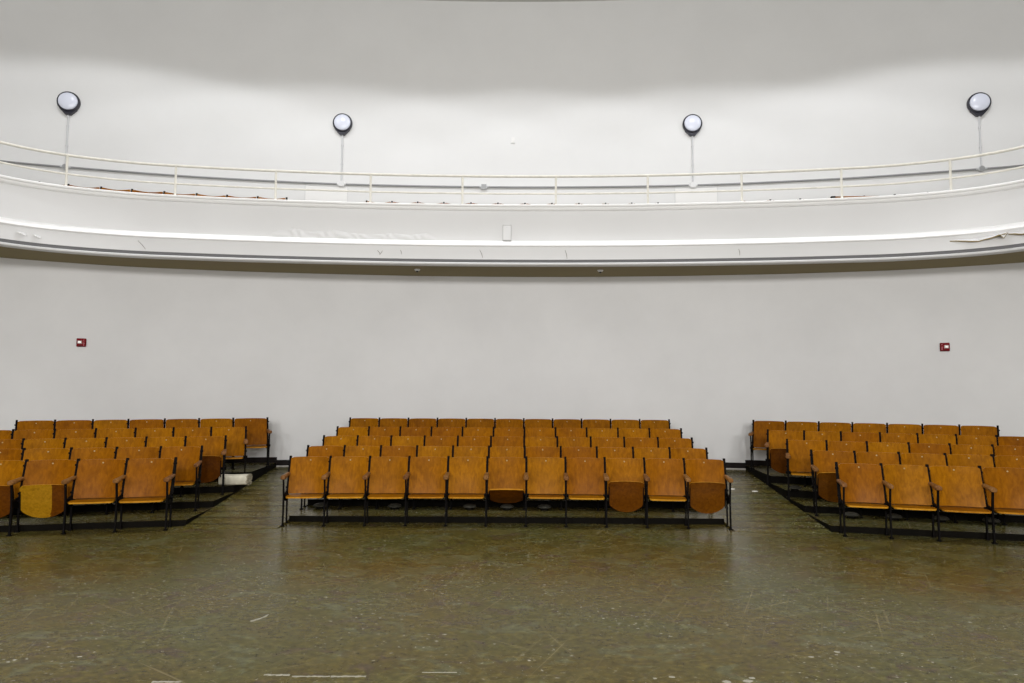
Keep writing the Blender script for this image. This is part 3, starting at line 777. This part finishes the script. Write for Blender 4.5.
# ------------------------------------------------------------------ cream roll lying on the third step
T = tag(empty('rolled_mat', (-4.19, 10.2, TZ[3]), R(6)), 'flattened cream roll of padding poking out into the left aisle under the seats', 'roll')
mb = MB(); n = 22; xs = [-.16, -.12, -.02, .08, .18, .24]; vs = []
for x in xs:
    for k in range(n):
        a = 2 * math.pi * k / n; c, s_ = math.cos(a), math.sin(a)
        vs.append((x, .12 * math.copysign(abs(c) ** .55, c), .075 + .073 * math.copysign(abs(s_) ** .5, s_) * (1 + .06 * math.sin(x * 17 + k))))
fs = [tuple(range(n)), tuple(reversed(range((len(xs) - 1) * n, len(xs) * n)))]
for i in range(len(xs) - 1):
    for k in range(n): k2 = (k + 1) % n; fs.append((i * n + k, i * n + k2, (i + 1) * n + k2, (i + 1) * n + k))
mb.add(vs, fs); mb.obj('roll_body', M['pad'], T, smooth=50)
mb = MB()
for k, sc_ in enumerate((1.02, .74, .46)):
    ring = []
    for j in range(26):
        a = 2 * math.pi * j / 25; c, s_ = math.cos(a), math.sin(a)
        ring.append((.242 + .012 * math.sin(j * 2.3 + k), .118 * sc_ * math.copysign(abs(c) ** .6, c), .075 + .07 * sc_ * math.copysign(abs(s_) ** .6, s_)))
    mb.tube(ring, .009, 6)
mb.obj('frayed_end', M['padend'], T)
# ------------------------------------------------------------------ litter and worn tape
def zramp(y): return .004 + (RAMP_Z - .004) * (y - RAMP0) / (12.3 - RAMP0)
def floor_pt(x, y, z=0):
    R_, P_ = .0056, R(4.1); u, v = x - 512, 341.5 - y
    u, v = u * math.cos(R_) - v * math.sin(R_), u * math.sin(R_) + v * math.cos(R_)
    up = v * math.cos(P_) + 683 * math.sin(P_); d = 683 * math.cos(P_) - v * math.sin(P_)
    c, s_ = math.cos(R(.36)), math.sin(R(.36)); X, Y = u * c - d * s_, d * c + u * s_
    k = (z - 1.67) / up; return X * k, Y * k
def scrap(name, pts, z, mat, lab, cat, group, th=.004):
    cx = sum(p[0] for p in pts) / len(pts); cy = sum(p[1] for p in pts) / len(pts)
    mb = MB(); mb.prism([(p[0] - cx, p[1] - cy) for p in pts], 0, th)
    o = mb.obj(name, mat, None, (cx, cy, z), smooth=0); tag(o, lab, cat, group); return o
rs = random.Random(5)
def blob(x, y, rx, ry, n=9):
    return [(x + rx * math.cos(2 * math.pi * k / n) * rs.uniform(.6, 1.1), y + ry * math.sin(2 * math.pi * k / n) * rs.uniform(.6, 1.1)) for k in range(n)]
RX = [(3.02, 10.78, 'nearest the centre block'), (3.33, 10.66, 'middle of three'), (3.62, 10.5, 'nearest the right block')]
for x, y, lab in RX:
    yw = y_on(LOWER, x); slope = (RAMP_Z - .004) / (yw - RAMP0)
    o = scrap('paper_scrap', blob(x, y, .06, .04), .004 + slope * (y - RAMP0) + .001, M['paper'], 'small pale paper scrap on the right aisle, ' + lab, 'paper scrap', 'paper scraps on the right aisle')
    o.rotation_euler = (math.atan(slope), 0, 0)
def tape(x0, x1, y, w, lab):
    a, b = floor_pt(x0, y), floor_pt(x1, y); n = 14; up_, dn = [], []
    for i in range(n + 1):
        f = i / n; px = a[0] + (b[0] - a[0]) * f; py = a[1] + (b[1] - a[1]) * f
        up_.append((px, py + w * rs.uniform(.2, .6))); dn.append((px, py - w * rs.uniform(.1, .6)))
    scrap('tape_remnant', dn + up_[::-1], 0, M['tape'], lab, 'tape', 'worn white tape on the floor', .0015)
tape(264, 290, 675, .022, 'worn white tape mark on the bare floor, left end of the broken line')
tape(292, 330, 676.5, .018, 'worn white tape mark on the bare floor, middle of the broken line')
tape(331, 366, 676.5, .02, 'worn white tape mark on the bare floor, right end of the broken line')
tape(422, 457, 672.5, .008, 'thin short tape mark on the floor, right of the broken line')
tape(152, 181, 682, .02, 'worn white tape mark cut by the bottom edge, left of the broken line')
scrap('tape_remnant', [floor_pt(*p) for p in ((250, 621), (262, 617.5), (269, 614), (267, 616.5), (258, 620), (251, 622))], 0, M['tape'], 'slanted pale tape streak on the bare floor before the centre block', 'tape', 'worn white tape on the floor', .0015)
for (px, py, s_), lab in zip(((748, 681, .05), (752, 678, .03), (727, 682, .04), (672, 677, .028), (655, 678.5, .022), (811, 657, .026), (837, 652, .03), (603.5, 618.5, .014), (494.5, 644, .013), (932, 634.5, .012), (15, 660, .022), (8, 662, .02), (27, 659, .018), (164, 581, .02), (185, 584, .018), (632, 524, .012)),
        ('big white chip by the bottom edge', 'white chip just behind the big chip', 'white chip left of the big chip', 'white chip nearer the middle of the floor', 'tiny chip beside the middle chip', 'pale chip on the grey patch', 'pale ring-like chip on the grey patch', 'lone white chip under the centre block middle', 'lone white chip in the middle foreground', 'small chip on the right foreground', 'chip in the lower left corner cluster, right of the corner', 'leftmost chip of the lower left corner cluster', 'rightmost chip of the lower left corner cluster', 'pale chip in front of the left aisle', 'pale chip right of the one before the left aisle', 'tiny chip in front of the folded centre seats')):
    x, y = floor_pt(px, py)
    scrap('paint_chip', blob(x, y, s_ * .75, s_ * .5, 8), 0, M['tape'], lab + ', on the olive floor', 'paint chip', 'white paint chips on the floor', .0015)

# ------------------------------------------------------------------ lights: stage lamps and added low fill behind the camera, ceiling lamps ahead of it
def area(name, loc, size, power, rot=(0, 0, 0), col=(1, 1, 1), spread=180, sy=None):
    l = bpy.data.lights.new(name, 'AREA'); l.energy = power; l.color = col; l.size = size; l.spread = R(spread)
    if sy: l.shape = 'RECTANGLE'; l.size_y = sy
    o = link(name, l, None, loc, rot); return o
def point(name, loc, power, r=.15, col=(1, 1, 1)):
    l = bpy.data.lights.new(name, 'POINT'); l.energy = power; l.color = col; l.shadow_soft_size = r
    return link(name, l, None, loc)
def spot(name, loc, power, angle, blend, r, col):
    l = bpy.data.lights.new(name, 'SPOT'); l.energy = power; l.color = col; l.shadow_soft_size = r
    l.spot_size = R(angle); l.spot_blend = blend
    return link(name, l, None, loc)
for x in (-5, -2.5, 0, 2.5, 5):
    area('stage_lamp', (x, -4.5, 4.5), .5, 225, (R(88), 0, 0), (1, .985, .97), sy=1.0)
for x in (-4, 0, 4):
    area('low_fill_lamp', (x, -4.8, 3.0), .5, 210, (R(91), 0, 0), (1, .985, .97), sy=.6)  # added low fill, lifts the shadow strip under the balcony
for x in (-7.2, -3.6, 0, 3.6, 7.2):
    spot('ceiling_lamp', (x, 10.2 - .012 * x * x, Z_CEIL - .05), 560, 139, .12, .3, (.955, .97, 1))
wd = bpy.data.worlds.new('world'); S.world = wd; wd.use_nodes = True
wd.node_tree.nodes['Background'].inputs['Color'].default_value = (.02, .02, .02, 1)
S.view_settings.view_transform = 'Standard'; S.view_settings.look = 'None'
S.view_settings.gamma = 1; S.view_settings.use_curve_mapping = False
S.view_settings.exposure = 0
